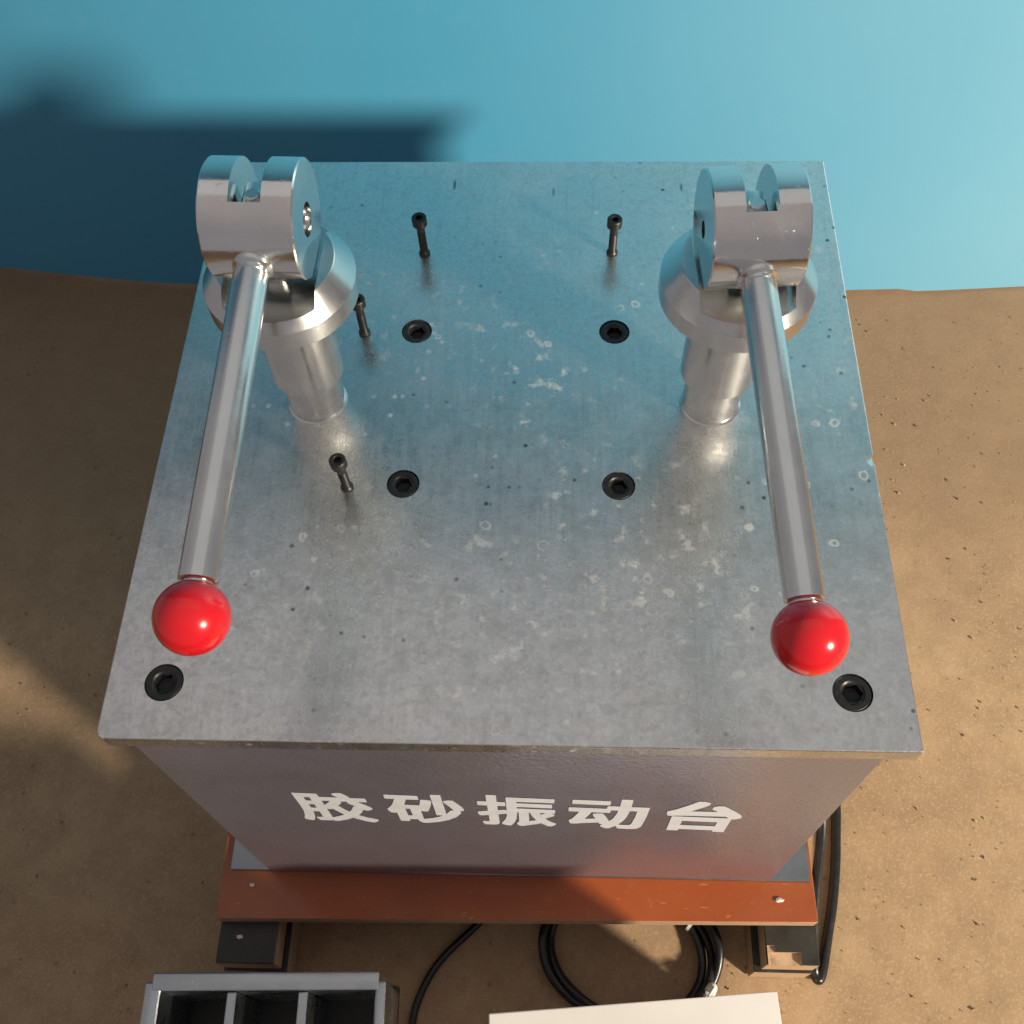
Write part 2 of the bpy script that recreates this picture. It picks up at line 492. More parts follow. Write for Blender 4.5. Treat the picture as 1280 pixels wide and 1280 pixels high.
# ------------------------------------------------------------------ blue backdrop
def backdrop():
    foot = [(-1.15, 0.735), (-0.85, 0.692), (-0.598, 0.660), (-0.376, 0.635), (0.0, 0.622), (0.341, 0.6252), (0.5275, 0.6347), (0.8, 0.655), (1.05, 0.68)]
    P = catmull([(x, y, 0) for x, y in foot], 9)
    bm = bmesh.new()
    H = 1.42; rows = 30
    front, back = [], []
    for j in range(rows + 1):
        h = H * j / rows
        a, b = [], []
        for i, p in enumerate(P):
            w = 0.006 * math.sin(p.x * 3.1 + h * 2.2) * (h / H) + 0.02 * (h / H) ** 2
            lift = 0.0
            if j == 0:
                lift = 0.0015 + 0.003 * max(0, math.sin(p.x * 5.3 + 0.6)) ** 3
                if 0.34 < p.x < 0.40: lift = 0.006
            a.append(bm.verts.new((p.x, p.y + w, FLOOR + h + lift)))
            b.append(bm.verts.new((p.x, p.y + w + 0.0016, FLOOR + h + lift)))
        front.append(a); back.append(b)
    n = len(P)
    for j in range(rows):
        for i in range(n - 1):
            bm.faces.new((front[j][i], front[j][i + 1], front[j + 1][i + 1], front[j + 1][i]))
            bm.faces.new((back[j][i], back[j + 1][i], back[j + 1][i + 1], back[j][i + 1]))
    for i in range(n - 1):
        bm.faces.new((front[0][i], back[0][i], back[0][i + 1], front[0][i + 1]))
        bm.faces.new((front[rows][i], front[rows][i + 1], back[rows][i + 1], back[rows][i]))
    for j in range(rows):
        bm.faces.new((front[j][0], front[j + 1][0], back[j + 1][0], back[j][0]))
        bm.faces.new((front[j][-1], back[j][-1], back[j + 1][-1], front[j + 1][-1]))
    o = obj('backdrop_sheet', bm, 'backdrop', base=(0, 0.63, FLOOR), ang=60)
    tag(o, 'light blue backdrop sheet standing behind the steel machine', 'backdrop')
backdrop()

# ------------------------------------------------------------------ plywood board and skids
bm = quad_prism([(-0.2195, -0.0338), (0.2165, -0.0272), (0.2100, 0.436), (-0.226, 0.4294)], -0.329, -0.3145, 0.0006)
for f in bm.faces:
    f.material_index = 0 if f.normal.z > 0.5 else 1
board = obj('plywood_board', bm, ['film', 'plyedge'], base=(0, 0.2, -0.329))
tag(board, 'glossy red-brown film-faced plywood board under the steel machine', 'board')

def skid(x0, x1, y0, label, broken):
    t = thing('skid_block', label, 'wood block', ((x0 + x1) / 2, 0.17, FLOOR), 'stacked plywood skids under the board')
    zs = [(-0.385, -0.3585), (-0.357, -0.3305)]
    for i, (a, b) in enumerate(zs):
        sx = 0.004 if i == 0 else 0.0
        s = 1 if x0 < 0 else -1
        w0, w1 = (x0, x1 + sx) if s > 0 else (x0 - sx, x1)
        bm = box(w0 + 0.001 * i, w1, y0 - 0.002 * (1 - i), 0.40 + 0.003 * i, a, b, 0.0006, 1)
        for f in bm.faces:
            f.material_index = 0 if f.normal.z > 0.5 else 1
        if broken and i == 1:
            bm = cut(bm, [box(x0 + 0.004, x0 + 0.026, y0 - 0.01, y0 + 0.0085, -0.3345, -0.30),
                          box(x0 + 0.002, x0 + 0.008, y0 - 0.01, y0 + 0.0130, -0.3330, -0.30)])
            for f in bm.faces:
                f.material_index = 0 if (f.normal.z > 0.5 and f.calc_center_median().z > -0.332) else 1
        obj('board', bm, ['blackfilm', 'plyedge'], t)
skid(-0.2205, -0.1765, -0.062, 'stack of dark plywood strips under the left end of the board', False)
skid(0.1795, 0.2185, -0.054, 'stack of plywood strips with a splintered edge under the right end of the board', True)

# ------------------------------------------------------------------ the machine
vt = thing('vibrating_table', 'square steel vibrating table with two red-knobbed cam clamps and white lettering on its cabinet', 'machine', (0, 0.2, -0.3145))

# cabinet and base
cab = obj('cabinet', box(-0.1848, 0.1848, 0.0008, 0.397, -0.311, -0.0122, 0.0006, 2), 'sheet', vt)
holes = []
for sx in (-1, 1):
    for y in (0.0200, 0.380):
        holes.append(lathe([(0, -0.33), (0.0050, -0.33), (0.0050, -0.30), (0, -0.30)], 24, (sx * 0.197, y, 0)))
obj('base_flange', cut(box(-0.2135, 0.2135, 0.0004, 0.398, -0.3145, -0.3112, 0.0004, 1), holes), 'flange', vt)

for sx in (-1, 1):
    obj('anchor_screw', lathe([(0.001, -0.3144), (0.0047, -0.3144), (0.0047, -0.3128), (0.0040, -0.3122), (0.0022, -0.3122), (0.0020, -0.3135), (0, -0.3136)], 28, (sx * 0.197, 0.0200, 0)), 'black', vt)

# top plate with counterbores and the nick on its right edge
BOLTS = [(-0.06, 0.2547, 0.0088), (0.0587, 0.2547, 0.0088), (-0.06, 0.147, 0.0088), (0.0587, 0.147, 0.0088),
         (-0.1713, 0.0294, 0.0096), (0.1703, 0.0295, 0.0096), (-0.1713, 0.372, 0.0096), (0.1703, 0.372, 0.0096)]
bm = bmesh.new()
bmesh.ops.create_cube(bm, size=1)
for v in bm.verts:
    v.co = Vector((v.co.x * 0.4, 0.2 + v.co.y * 0.4, -0.006 + v.co.z * 0.012))
vert = [e for e in bm.edges if abs(e.verts[0].co.z - e.verts[1].co.z) > 0.005]
fl = [e for e in vert if e.verts[0].co.x < 0 and e.verts[0].co.y < 0.1]
bmesh.ops.bevel(bm, geom=fl, offset=0.005, segments=4, affect='EDGES', profile=0.5)
bmesh.ops.bevel(bm, geom=[e for e in bm.edges if e.calc_face_angle(0) > 0.9], offset=0.0007, segments=2, affect='EDGES', profile=0.5)
cutters = [lathe([(0, -0.0105), (r + 0.0003, -0.0105), (r + 0.0003, 0.001), (0, 0.001)], 48, (x, y, 0)) for x, y, r in BOLTS]
nick = box(-0.004, 0.004, -0.0025, 0.0025, -0.004, 0.004)
bmesh.ops.transform(nick, matrix=Matrix.Translation((0.2005, 0.166, 0.0015)) @ Matrix.Rotation(R(38), 4, 'Z') @ Matrix.Rotation(R(30), 4, 'Y'), verts=nick.verts)
cutters.append(nick)
plate = obj('top_plate', cut(bm, cutters), 'plate', vt, ang=12)

def flush_bolt(x, y, r):
    prof = [(0.001, -0.0100), (r, -0.0100), (r, -0.0010), (r - 0.0008, -0.0003), (r * 0.66, -0.0003), (r * 0.58, -0.0010), (r * 0.56, -0.0012), (r * 0.56, -0.0062), (0, -0.0075)]
    b = obj('socket_bolt', lathe(prof, 48, (x, y, 0), hexrings=(6, 7)), 'black', vt)
    return b
for x, y, r in BOLTS:
    flush_bolt(x, y, r)

# upright cap screws
SCREWS = [(-0.0594, 0.3173, 0.031, -1.2, 0.5), (0.0586, 0.3181, 0.029, 0.4, 0.0), (-0.0914, 0.2533, 0.030, -0.8, 1.0), (-0.0908, 0.1445, 0.029, -1.5, -1.0)]
for x, y, h, tx, ty in SCREWS:
    ax = Vector((math.sin(R(tx)), math.sin(R(ty)), 1))
    prof = [(0, 0.0002), (0.0035, 0.0002), (0.0035, 0.0014), (0.0027, 0.0024), (0.0024, 0.004)]
    z = 0.0044
    while z < h - 0.012:
        prof += [(0.00255, z), (0.0023, z + 0.0004)]; z += 0.0008
    prof += [(0.0025, h - 0.0115), (0.0026, h - 0.0062), (0.0042, h - 0.0060), (0.0046, h - 0.0056), (0.0046, h - 0.0006), (0.0042, h), (0.0026, h), (0.0023, h - 0.0004), (0.0023, h - 0.003), (0, h - 0.0034)]
    obj('cap_screw', lathe(prof, 30, (x, y, 0), ax, hexrings=(len(prof) - 3, len(prof) - 2)), 'black', vt)

# cam clamps
def clamp(cx, ball, left):
    cy = 0.203
    cz = 0.1435 if left else 0.1378; r = 0.0275; L = 0.0215
    prof = [(0, 0.0), (0.0172, 0.0), (0.0172, 0.0008), (0.0160, 0.0014), (0.0160, 0.0270), (0.0200, 0.0310), (0.0200, 0.0930),
            (0.0374, 0.0930), (0.0380, 0.0936), (0.0380, 0.1046), (0.0377, 0.1051), (0.0295, 0.1162), (0.0290, 0.1166), (0, 0.1166)]
    psi = math.atan2(ball[0] - cx, cy - ball[1])
    RZ = Matrix.Translation((cx, cy, 0)) @ Matrix.Rotation(psi, 4, 'Z') @ Matrix.Translation((-cx, -cy, 0))
    def rz(b):
        bmesh.ops.transform(b, matrix=RZ, verts=b.verts)
        return b
    channel = box(cx - 0.0226, cx + 0.0226, cy - 0.06, cy + 0.06, 0.1100, 0.13)
    col = obj('clamp_column', cut(lathe(prof, 96, (cx, cy, 0)), [rz(channel)]), 'column', vt, ang=14)
    # tongue standing in the slot of the cam
    tg = box(cx - 0.0056, cx + 0.0056, cy - 0.009, cy + 0.009, 0.1095, 0.1535 + (cz - 0.1378), 0.003, 3)
    obj('tongue', rz(tg), 'column', col)
    obj('tongue_pin', lathe([(0.0, 0.1530), (0.0034, 0.1530), (0.0036, 0.1548), (0.0030, 0.1553), (0, 0.1553)], 28, (cx, cy - 0.002, cz - 0.1378)), 'chrome', col)
    # slotted eccentric cam
    body = lathe([(0, -L), (r - 0.0007, -L), (r, -L + 0.0007), (r, L - 0.0007), (r - 0.0007, L), (0, L)], 128, (cx, cy, cz), (1, 0, 0))
    slot = box(cx - 0.0073, cx + 0.0073, cy - 0.0140, cy + 0.05, cz - 0.0278, 0.2)
    hr = 0.0080 if left else 0.0042
    s = 1 if left else -1
    hole = lathe([(0, 0), (hr, 0), (hr, 0.02), (0, 0.02)], 40, (cx + s * (L - 0.006), cy, cz), (s, 0, 0))
    cam_o = obj('eccentric_cam', rz(cut(body, [slot, hole])), 'turned', vt, ang=14)
    if left:
        obj('pivot_pin', rz(lathe([(0, 0), (0.0060, 0), (0.0060, 0.0010), (0.0045, 0.0022), (0.0025, 0.0028), (0, 0.0029)], 40, (cx + L - 0.0058, cy, cz), (1, 0, 0))), 'column', cam_o)
    else:
        obj('pivot_pin', rz(lathe([(0, 0), (0.0040, 0), (0.0040, 0.001), (0.0024, 0.0013), (0, 0.0005)], 30, (cx - L + 0.0058, cy, cz), (-1, 0, 0))), 'black', cam_o)
    # handle rod and knob
    C = Vector((cx, cy, cz)); Bp = Vector(ball)
    d = (Bp - C).normalized(); LN = (Bp - C).length
    rr = 0.0082
    t0 = r - 0.002
    rod = lathe([(0, t0 - 0.004), (rr + 0.0010, t0 - 0.004), (rr + 0.0010, t0 + 0.0030), (rr - 0.0006, t0 + 0.0040), (rr - 0.0006, t0 + 0.0056), (rr, t0 + 0.0068), (rr, LN - 0.0152), (rr - 0.0008, LN - 0.0146), (0.0062, LN - 0.0144), (0.0062, LN - 0.009), (0, LN - 0.009)], 64, C, d)
    obj('handle_rod', rod, 'chrome', cam_o)
    k = 0.0152
    kp = []
    a0 = math.asin(0.0068 / k)
    kp = [(0.0052, -k * math.cos(a0) + 0.0015), (0.0058, -k * math.cos(a0) - 0.0002)]
    for i in range(25):
        a = a0 + (math.pi - a0) * i / 24
        kp.append((k * math.sin(a) if i < 24 else 0, -k * math.cos(a)))
    obj('ball_knob', lathe(kp, 64, Bp, d), 'red', cam_o, ang=50)
clamp(-0.1138, (-0.1194, 0.0118, 0.1196), True)
clamp(0.112, (0.1239, 0.0113, 0.1093), False)

# white lettering: five characters on the cabinet front
GLYPH = {"胶":[[[0.06,0.002],[0.098,0.0],[0.116,0.005],[0.144,0.078],[0.167,0.175],[0.189,0.338],[0.269,0.336],[0.268,0.139],[0.176,0.131],[0.176,0.083],[0.202,0.011],[0.322,0.015],[0.36,0.025],[0.368,0.033],[0.389,0.007],[0.447,0.007],[0.584,0.08],[0.674,0.152],[0.709,0.116],[0.809,0.048],[0.896,0.007],[0.945,0.007],[0.998,0.074],[0.998,0.122],[0.871,0.185],[0.798,0.235],[0.772,0.263],[0.824,0.344],[0.875,0.463],[0.892,0.441],[0.94,0.441],[0.998,0.486],[1.0,0.524],[0.993,0.548],[0.934,0.63],[0.853,0.721],[0.975,0.729],[0.975,0.846],[0.952,0.851],[0.779,0.851],[0.774,0.882],[0.756,0.919],[0.698,1.0],[0.636,1.0],[0.578,0.974],[0.578,0.925],[0.619,0.866],[0.625,0.853],[0.619,0.851],[0.395,0.849],[0.387,0.95],[0.079,0.95],[0.073,0.927],[0.073,0.542],[0.064,0.354],[0.037,0.194],[0.0,0.075],[0.002,0.037],[0.395,0.136],[0.395,0.445],[0.409,0.436],[0.45,0.437],[0.473,0.458],[0.5,0.394],[0.577,0.258],[0.503,0.199],[0.674,0.374],[0.633,0.437],[0.57,0.57],[0.633,0.665],[0.635,0.702],[0.629,0.721],[0.706,0.723],[0.727,0.721],[0.715,0.713],[0.715,0.665],[0.8,0.57],[0.761,0.562],[0.724,0.46],[0.194,0.467],[0.192,0.583],[0.267,0.586],[0.269,0.469],[0.395,0.58],[0.395,0.725],[0.496,0.723],[0.5,0.721],[0.464,0.662],[0.194,0.709],[0.192,0.821],[0.267,0.824],[0.269,0.712]],[[41,42,43],[41,43,44],[41,44,45],[49,50,51],[49,51,52],[49,52,89],[89,52,53],[41,45,46],[40,41,46],[39,40,46],[39,46,47],[39,47,48],[38,39,48],[38,48,49],[37,38,49],[37,49,89],[36,37,90],[90,37,89],[36,90,84],[84,90,91],[88,89,53],[35,36,72],[72,36,84],[72,84,85],[83,84,91],[35,72,73],[71,72,85],[71,85,86],[34,35,73],[34,73,74],[70,71,86],[70,86,87],[34,74,75],[83,91,88],[83,88,81],[81,88,80],[80,88,53],[69,70,87],[34,75,76],[68,69,87],[68,87,83],[33,34,76],[83,81,82],[79,80,53],[68,83,82],[33,76,77],[67,68,62],[62,68,82],[33,77,78],[32,33,78],[79,53,54],[31,32,78],[30,31,28],[28,31,78],[62,82,79],[62,79,59],[59,79,54],[30,28,29],[27,28,78],[27,78,66],[67,62,63],[61,62,59],[61,59,60],[58,59,6],[6,59,54],[66,67,63],[66,63,64],[27,66,64],[6,54,5],[5,54,55],[26,27,64],[4,5,55],[58,6,7],[25,26,64],[25,64,65],[24,25,65],[24,65,58],[4,55,56],[23,24,17],[17,24,58],[3,4,56],[23,17,18],[16,17,58],[58,7,8],[16,58,8],[16,8,9],[22,23,18],[22,18,19],[16,9,10],[15,16,13],[13,16,10],[2,3,56],[2,56,57],[21,22,19],[21,19,20],[2,57,0],[15,13,14],[12,13,10],[11,12,10],[1,2,0]]],"砂":[[[0.402,0.0],[0.464,0.0],[0.632,0.059],[0.768,0.145],[0.881,0.266],[0.953,0.411],[0.955,0.456],[0.947,0.479],[0.999,0.501],[1.0,0.56],[0.985,0.614],[0.935,0.736],[0.881,0.835],[0.822,0.835],[0.764,0.813],[0.764,0.749],[0.822,0.625],[0.865,0.497],[0.822,0.488],[0.754,0.357],[0.749,0.993],[0.722,1.0],[0.623,0.998],[0.616,0.966],[0.617,0.316],[0.623,0.303],[0.7,0.298],[0.65,0.25],[0.55,0.191],[0.491,0.167],[0.437,0.149],[0.43,0.154],[0.43,0.433],[0.434,0.438],[0.46,0.425],[0.496,0.422],[0.519,0.425],[0.527,0.438],[0.55,0.501],[0.586,0.641],[0.606,0.749],[0.604,0.804],[0.528,0.823],[0.487,0.823],[0.474,0.817],[0.458,0.718],[0.432,0.612],[0.423,0.627],[0.41,0.629],[0.251,0.63],[0.247,0.637],[0.293,0.808],[0.432,0.811],[0.455,0.817],[0.455,0.935],[0.423,0.941],[0.056,0.941],[0.029,0.935],[0.029,0.817],[0.052,0.811],[0.146,0.808],[0.097,0.644],[0.052,0.546],[0.002,0.474],[0.0,0.456],[0.002,0.406],[0.029,0.339],[0.074,0.332],[0.093,0.334],[0.102,0.343],[0.106,0.045],[0.133,0.038],[0.229,0.041],[0.238,0.12],[0.351,0.12],[0.356,0.068],[0.238,0.255],[0.235,0.492],[0.297,0.494],[0.299,0.257]],[[20,21,22],[20,22,23],[19,20,23],[19,23,24],[54,55,56],[54,56,57],[53,54,57],[53,57,58],[11,12,13],[11,13,14],[41,42,43],[41,43,44],[41,44,45],[52,53,58],[52,58,59],[11,14,15],[51,52,59],[51,59,60],[50,51,60],[50,60,61],[40,41,45],[11,15,16],[39,40,45],[10,11,16],[39,45,46],[50,61,62],[38,39,46],[49,50,62],[48,49,62],[47,48,62],[46,47,62],[10,16,17],[9,10,17],[38,46,62],[8,9,17],[38,62,78],[78,62,77],[77,62,63],[7,8,17],[37,38,78],[7,17,18],[37,78,33],[33,78,32],[32,78,79],[76,77,63],[7,18,19],[6,7,19],[76,63,64],[5,6,19],[76,64,69],[69,64,65],[36,37,33],[36,33,34],[31,32,79],[35,36,34],[4,5,19],[69,65,66],[4,19,24],[76,69,70],[68,69,66],[68,66,67],[4,24,26],[26,24,25],[4,26,27],[3,4,27],[31,79,76],[31,76,73],[73,76,70],[3,27,28],[3,28,29],[3,29,30],[30,31,73],[3,30,73],[2,3,74],[74,3,73],[2,74,75],[72,73,70],[2,75,0],[1,2,0],[72,70,71]]],"振":[[[0.357,0.002],[0.395,0.0],[0.413,0.005],[0.459,0.119],[0.488,0.257],[0.505,0.482],[0.521,0.479],[0.521,0.175],[0.509,0.134],[0.491,0.108],[0.489,0.075],[0.496,0.046],[0.527,0.002],[0.58,0.002],[0.624,0.029],[0.79,0.107],[0.798,0.137],[0.812,0.114],[0.898,0.029],[0.951,0.029],[1.0,0.087],[1.0,0.135],[0.951,0.175],[0.908,0.221],[0.861,0.298],[0.977,0.396],[0.977,0.449],[0.942,0.479],[0.986,0.487],[0.986,0.599],[0.959,0.604],[0.503,0.607],[0.505,0.656],[0.942,0.657],[0.947,0.684],[0.942,0.775],[0.505,0.775],[0.503,0.82],[0.969,0.825],[0.975,0.907],[0.973,0.945],[0.954,0.95],[0.38,0.948],[0.374,0.921],[0.372,0.503],[0.364,0.539],[0.322,0.54],[0.271,0.526],[0.26,0.529],[0.26,0.661],[0.363,0.669],[0.363,0.785],[0.26,0.793],[0.26,0.975],[0.254,0.998],[0.157,1.0],[0.134,0.995],[0.132,0.793],[0.024,0.79],[0.015,0.785],[0.013,0.775],[0.012,0.689],[0.018,0.666],[0.132,0.661],[0.132,0.489],[0.004,0.452],[0.0,0.443],[0.0,0.388],[0.018,0.325],[0.061,0.323],[0.125,0.342],[0.132,0.338],[0.132,0.134],[0.12,0.127],[0.045,0.125],[0.04,0.102],[0.042,0.064],[0.065,0.006],[0.175,0.006],[0.218,0.016],[0.244,0.032],[0.253,0.046],[0.26,0.079],[0.26,0.379],[0.368,0.415],[0.365,0.334],[0.343,0.22],[0.294,0.094],[0.292,0.075],[0.294,0.042],[0.652,0.189],[0.649,0.479],[0.664,0.479],[0.679,0.416],[0.702,0.333],[0.747,0.225],[0.803,0.426],[0.786,0.479],[0.844,0.482],[0.861,0.479],[0.849,0.462]],[[54,55,56],[53,54,56],[53,56,57],[52,53,57],[40,41,42],[40,42,43],[39,40,43],[39,43,37],[37,43,44],[38,39,37],[36,37,44],[51,52,57],[51,57,58],[51,58,59],[50,51,59],[50,59,60],[35,36,32],[32,36,44],[34,35,32],[50,60,61],[50,61,62],[33,34,32],[49,50,62],[49,62,63],[48,49,63],[48,63,64],[31,32,44],[30,31,44],[29,30,44],[28,29,44],[45,46,47],[44,45,47],[47,48,64],[44,47,64],[28,44,64],[28,64,5],[5,64,65],[27,28,98],[98,28,5],[27,98,99],[97,98,5],[97,5,6],[4,5,84],[84,5,65],[26,27,99],[26,99,100],[96,97,92],[92,97,6],[96,92,93],[91,92,6],[90,91,6],[90,6,7],[26,100,96],[84,65,66],[25,26,96],[84,66,67],[25,96,93],[25,93,94],[4,84,85],[83,84,67],[24,25,94],[83,67,68],[82,83,71],[71,83,70],[70,83,68],[69,70,68],[82,71,72],[4,85,86],[24,94,95],[23,24,95],[3,4,86],[23,95,90],[22,23,90],[3,86,87],[22,90,7],[21,22,7],[21,7,16],[16,7,8],[21,16,17],[15,16,8],[20,21,17],[15,8,9],[82,72,73],[82,73,74],[82,74,75],[2,3,87],[20,17,18],[15,9,10],[14,15,10],[82,75,76],[2,87,88],[19,20,18],[81,82,76],[14,10,11],[2,88,89],[81,76,77],[14,11,12],[80,81,77],[2,89,0],[79,80,77],[13,14,12],[78,79,77],[1,2,0]]],"动":[[[0.494,0.0],[0.546,0.0],[0.627,0.101],[0.659,0.014],[0.717,0.007],[0.816,0.007],[0.888,0.018],[0.906,0.027],[0.937,0.059],[0.96,0.113],[0.969,0.176],[0.993,0.474],[1.0,0.768],[0.973,0.774],[0.771,0.774],[0.772,0.984],[0.766,0.998],[0.744,1.0],[0.654,1.0],[0.632,0.993],[0.629,0.777],[0.605,0.774],[0.483,0.772],[0.477,0.754],[0.474,0.684],[0.029,0.684],[0.007,0.682],[0.002,0.673],[0.0,0.578],[0.007,0.551],[0.134,0.546],[0.105,0.442],[0.061,0.319],[0.038,0.275],[0.016,0.253],[0.016,0.199],[0.038,0.131],[0.061,0.124],[0.106,0.127],[0.164,0.148],[0.398,0.203],[0.412,0.158],[0.42,0.149],[0.457,0.144],[0.43,0.113],[0.43,0.054],[0.452,0.041],[0.713,0.149],[0.663,0.151],[0.659,0.158],[0.712,0.289],[0.744,0.442],[0.764,0.637],[0.802,0.639],[0.857,0.637],[0.85,0.438],[0.827,0.217],[0.82,0.188],[0.798,0.149],[0.533,0.265],[0.474,0.429],[0.434,0.519],[0.375,0.519],[0.313,0.497],[0.313,0.442],[0.352,0.343],[0.348,0.336],[0.216,0.312],[0.256,0.429],[0.29,0.547],[0.519,0.551],[0.525,0.569],[0.528,0.639],[0.618,0.639],[0.611,0.537],[0.577,0.366],[0.049,0.799],[0.501,0.799],[0.508,0.822],[0.508,0.898],[0.505,0.926],[0.5,0.93],[0.047,0.93],[0.041,0.908],[0.04,0.831],[0.043,0.804]],[[16,17,18],[16,18,19],[15,16,19],[15,19,20],[14,15,20],[14,20,21],[13,14,21],[13,21,22],[12,13,22],[12,22,23],[11,12,54],[54,12,23],[54,23,24],[54,24,25],[54,25,26],[54,26,27],[54,27,53],[53,27,73],[73,27,72],[72,27,28],[52,53,73],[52,73,74],[71,72,28],[11,54,55],[51,52,74],[71,28,29],[70,71,29],[69,70,29],[69,29,30],[68,69,30],[68,30,31],[51,74,75],[60,61,62],[60,62,63],[60,63,64],[10,11,55],[50,51,75],[60,64,65],[68,31,32],[10,55,56],[59,60,65],[67,68,32],[50,75,59],[59,65,66],[59,66,67],[67,32,33],[59,67,33],[49,50,59],[59,33,34],[49,59,40],[40,59,34],[40,34,35],[10,56,57],[49,40,41],[39,40,35],[39,35,36],[10,57,58],[9,10,58],[48,49,41],[48,41,42],[47,48,42],[47,42,43],[9,58,47],[9,47,43],[38,39,36],[9,43,44],[38,36,37],[8,9,2],[2,9,44],[2,44,45],[8,2,3],[1,2,45],[7,8,3],[1,45,46],[1,46,0],[6,7,3],[5,6,3],[5,3,4],[80,81,82],[80,82,83],[79,80,83],[79,83,84],[78,79,84],[78,84,85],[77,78,85],[77,85,76]]],"台":[[[0.123,0.0],[0.24,0.004],[0.249,0.058],[0.716,0.058],[0.725,0.008],[0.846,0.004],[0.883,0.009],[0.887,0.472],[0.936,0.476],[1.0,0.517],[1.0,0.593],[0.955,0.651],[0.869,0.741],[0.748,0.848],[0.703,0.883],[0.689,0.885],[0.626,0.883],[0.567,0.847],[0.567,0.771],[0.649,0.703],[0.649,0.695],[0.316,0.682],[0.313,0.686],[0.447,0.825],[0.505,0.895],[0.509,0.931],[0.505,0.972],[0.429,1.0],[0.352,0.999],[0.225,0.847],[0.1,0.723],[0.051,0.684],[0.001,0.655],[0.0,0.584],[0.023,0.517],[0.033,0.511],[0.074,0.508],[0.15,0.521],[0.267,0.53],[0.792,0.555],[0.84,0.504],[0.837,0.499],[0.087,0.496],[0.083,0.459],[0.083,0.027],[0.087,0.004],[0.249,0.205],[0.244,0.209],[0.244,0.348],[0.249,0.352],[0.716,0.352],[0.721,0.348],[0.721,0.209],[0.716,0.205]],[[26,27,28],[26,28,29],[25,26,29],[24,25,29],[23,24,29],[14,15,16],[13,14,16],[13,16,17],[12,13,17],[12,17,18],[23,29,30],[22,23,30],[12,18,19],[11,12,19],[22,30,31],[11,19,20],[11,20,21],[21,22,31],[21,31,32],[11,21,32],[11,32,33],[10,11,33],[9,10,39],[39,10,33],[39,33,38],[38,33,34],[9,39,40],[37,38,34],[36,37,34],[8,9,40],[36,34,35],[8,40,41],[8,41,42],[8,42,43],[7,8,43],[6,7,51],[51,7,50],[50,7,43],[50,43,49],[49,43,48],[48,43,44],[6,51,52],[47,48,44],[6,52,53],[46,47,44],[6,53,46],[6,46,3],[3,46,2],[2,46,44],[6,3,4],[1,2,44],[1,44,45],[5,6,4],[0,1,45]]]}
SPOTS = [(-0.1265, -0.0815, -0.1035, -0.1690), (-0.0725, -0.0275, -0.1035, -0.1690), (-0.0195, 0.0265, -0.1035, -0.1715), (0.0335, 0.0800, -0.1060, -0.1735), (0.0905, 0.1345, -0.1085, -0.1765)]
for ch, (x0, x1, zt, zb) in zip(GLYPH, SPOTS):
    vs, fs = GLYPH[ch]
    bm = bmesh.new()
    V = [bm.verts.new((x0 + u * (x1 - x0), 0.0005, zb + 0.0105 + w * (zt - zb) - 0.004 * (u - 0.5) * (x1 - x0) / 0.045)) for u, w in vs]
    for f in fs:
        try: bm.faces.new([V[i] for i in f])
        except ValueError: pass
    o = obj('character', bm, 'white', cab)
    for p in o.data.polygons: p.use_smooth = False

# ------------------------------------------------------------------ cables
c = thing('power_cable', 'black power cable dropping beside the cabinet and doubling back on the floor at the right', 'cable', (0.235, 0.05, FLOOR))
obj('cable_drop', tube([(0.184, 0.24, -0.235), (0.205, 0.18, -0.245), (0.222, 0.10, -0.272), (0.2245, 0.044, -0.300), (0.2235, 0.005, -0.335), (0.2235, -0.028, -0.362), (0.2250, -0.050, -0.3785), (0.2275, -0.0575, -0.3805),
                        (0.2318, -0.050, -0.3810), (0.2395, -0.022, -0.3810), (0.2462, 0.003, -0.3810), (0.2535, 0.045, -0.3810), (0.2575, 0.10, -0.3810), (0.245, 0.19, -0.3810), (0.236, 0.30, -0.3810)], 0.0039), 'rubber', c, ang=50)

coil = thing('coiled_cable', 'black cable coiled on the floor under the front edge of the board', 'cable', (0.085, -0.045, FLOOR))
pts = []
for i in range(34):
    a = -1.9 + i * 2 * math.pi / 13
    rr = 0.0535 + 0.004 * math.sin(i * 0.9) + 0.0012 * i * 0.2
    pts.append((0.0845 + rr * 1.06 * math.cos(a), -0.041 + rr * 0.86 * math.sin(a), -0.3808 + 0.0026 * (i / 6.0) * (0.6 + 0.4 * math.sin(i * 1.7))))
pts += [(0.060, 0.03, -0.370), (0.02, 0.09, -0.379), (0.0, 0.2, -0.380)]
obj('cable_loops', tube(pts, 0.0034, 12, 8), 'rubber', coil, ang=50)
plug = lathe([(0, 0), (0.0030, 0), (0.0040, 0.002), (0.0042, 0.007), (0.0030, 0.010), (0, 0.0105)], 28, (0.1470, -0.0640, -0.374), (-0.3, -0.5, 0.45))
obj('cable_end', plug, 'plastic', coil)
obj('bare_wire', tube([(0.147, -0.066, -0.367), (0.138, -0.076, -0.362), (0.118, -0.086, -0.3600)], 0.0009, 8), 'plastic', coil, ang=60)
obj('cable_tie', lathe([(0.0042, -0.0012), (0.0050, -0.0012), (0.0050, 0.0012), (0.0042, 0.0012), (0.0042, -0.0012)], 20, (0.1325, -0.0215, -0.3755), (0.75, -0.6, 0)), 'plastic', coil)

th = tube([(0.05, 0.10, -0.3820), (0.01, 0.02, -0.3820), (-0.0305, -0.0216, -0.3820), (-0.0543, -0.0443, -0.3820), (-0.0658, -0.0588, -0.3820), (-0.0745, -0.077, -0.3820), (-0.0785, -0.0952, -0.3820), (-0.080, -0.13, -0.3820), (-0.072, -0.19, -0.3820)], 0.0029, 12)
tag(obj('thin_cable', th, 'rubber', ang=50, base=(-0.05, -0.04, FLOOR)), 'thin black cable curving over the floor between the mold and the coil', 'cable')

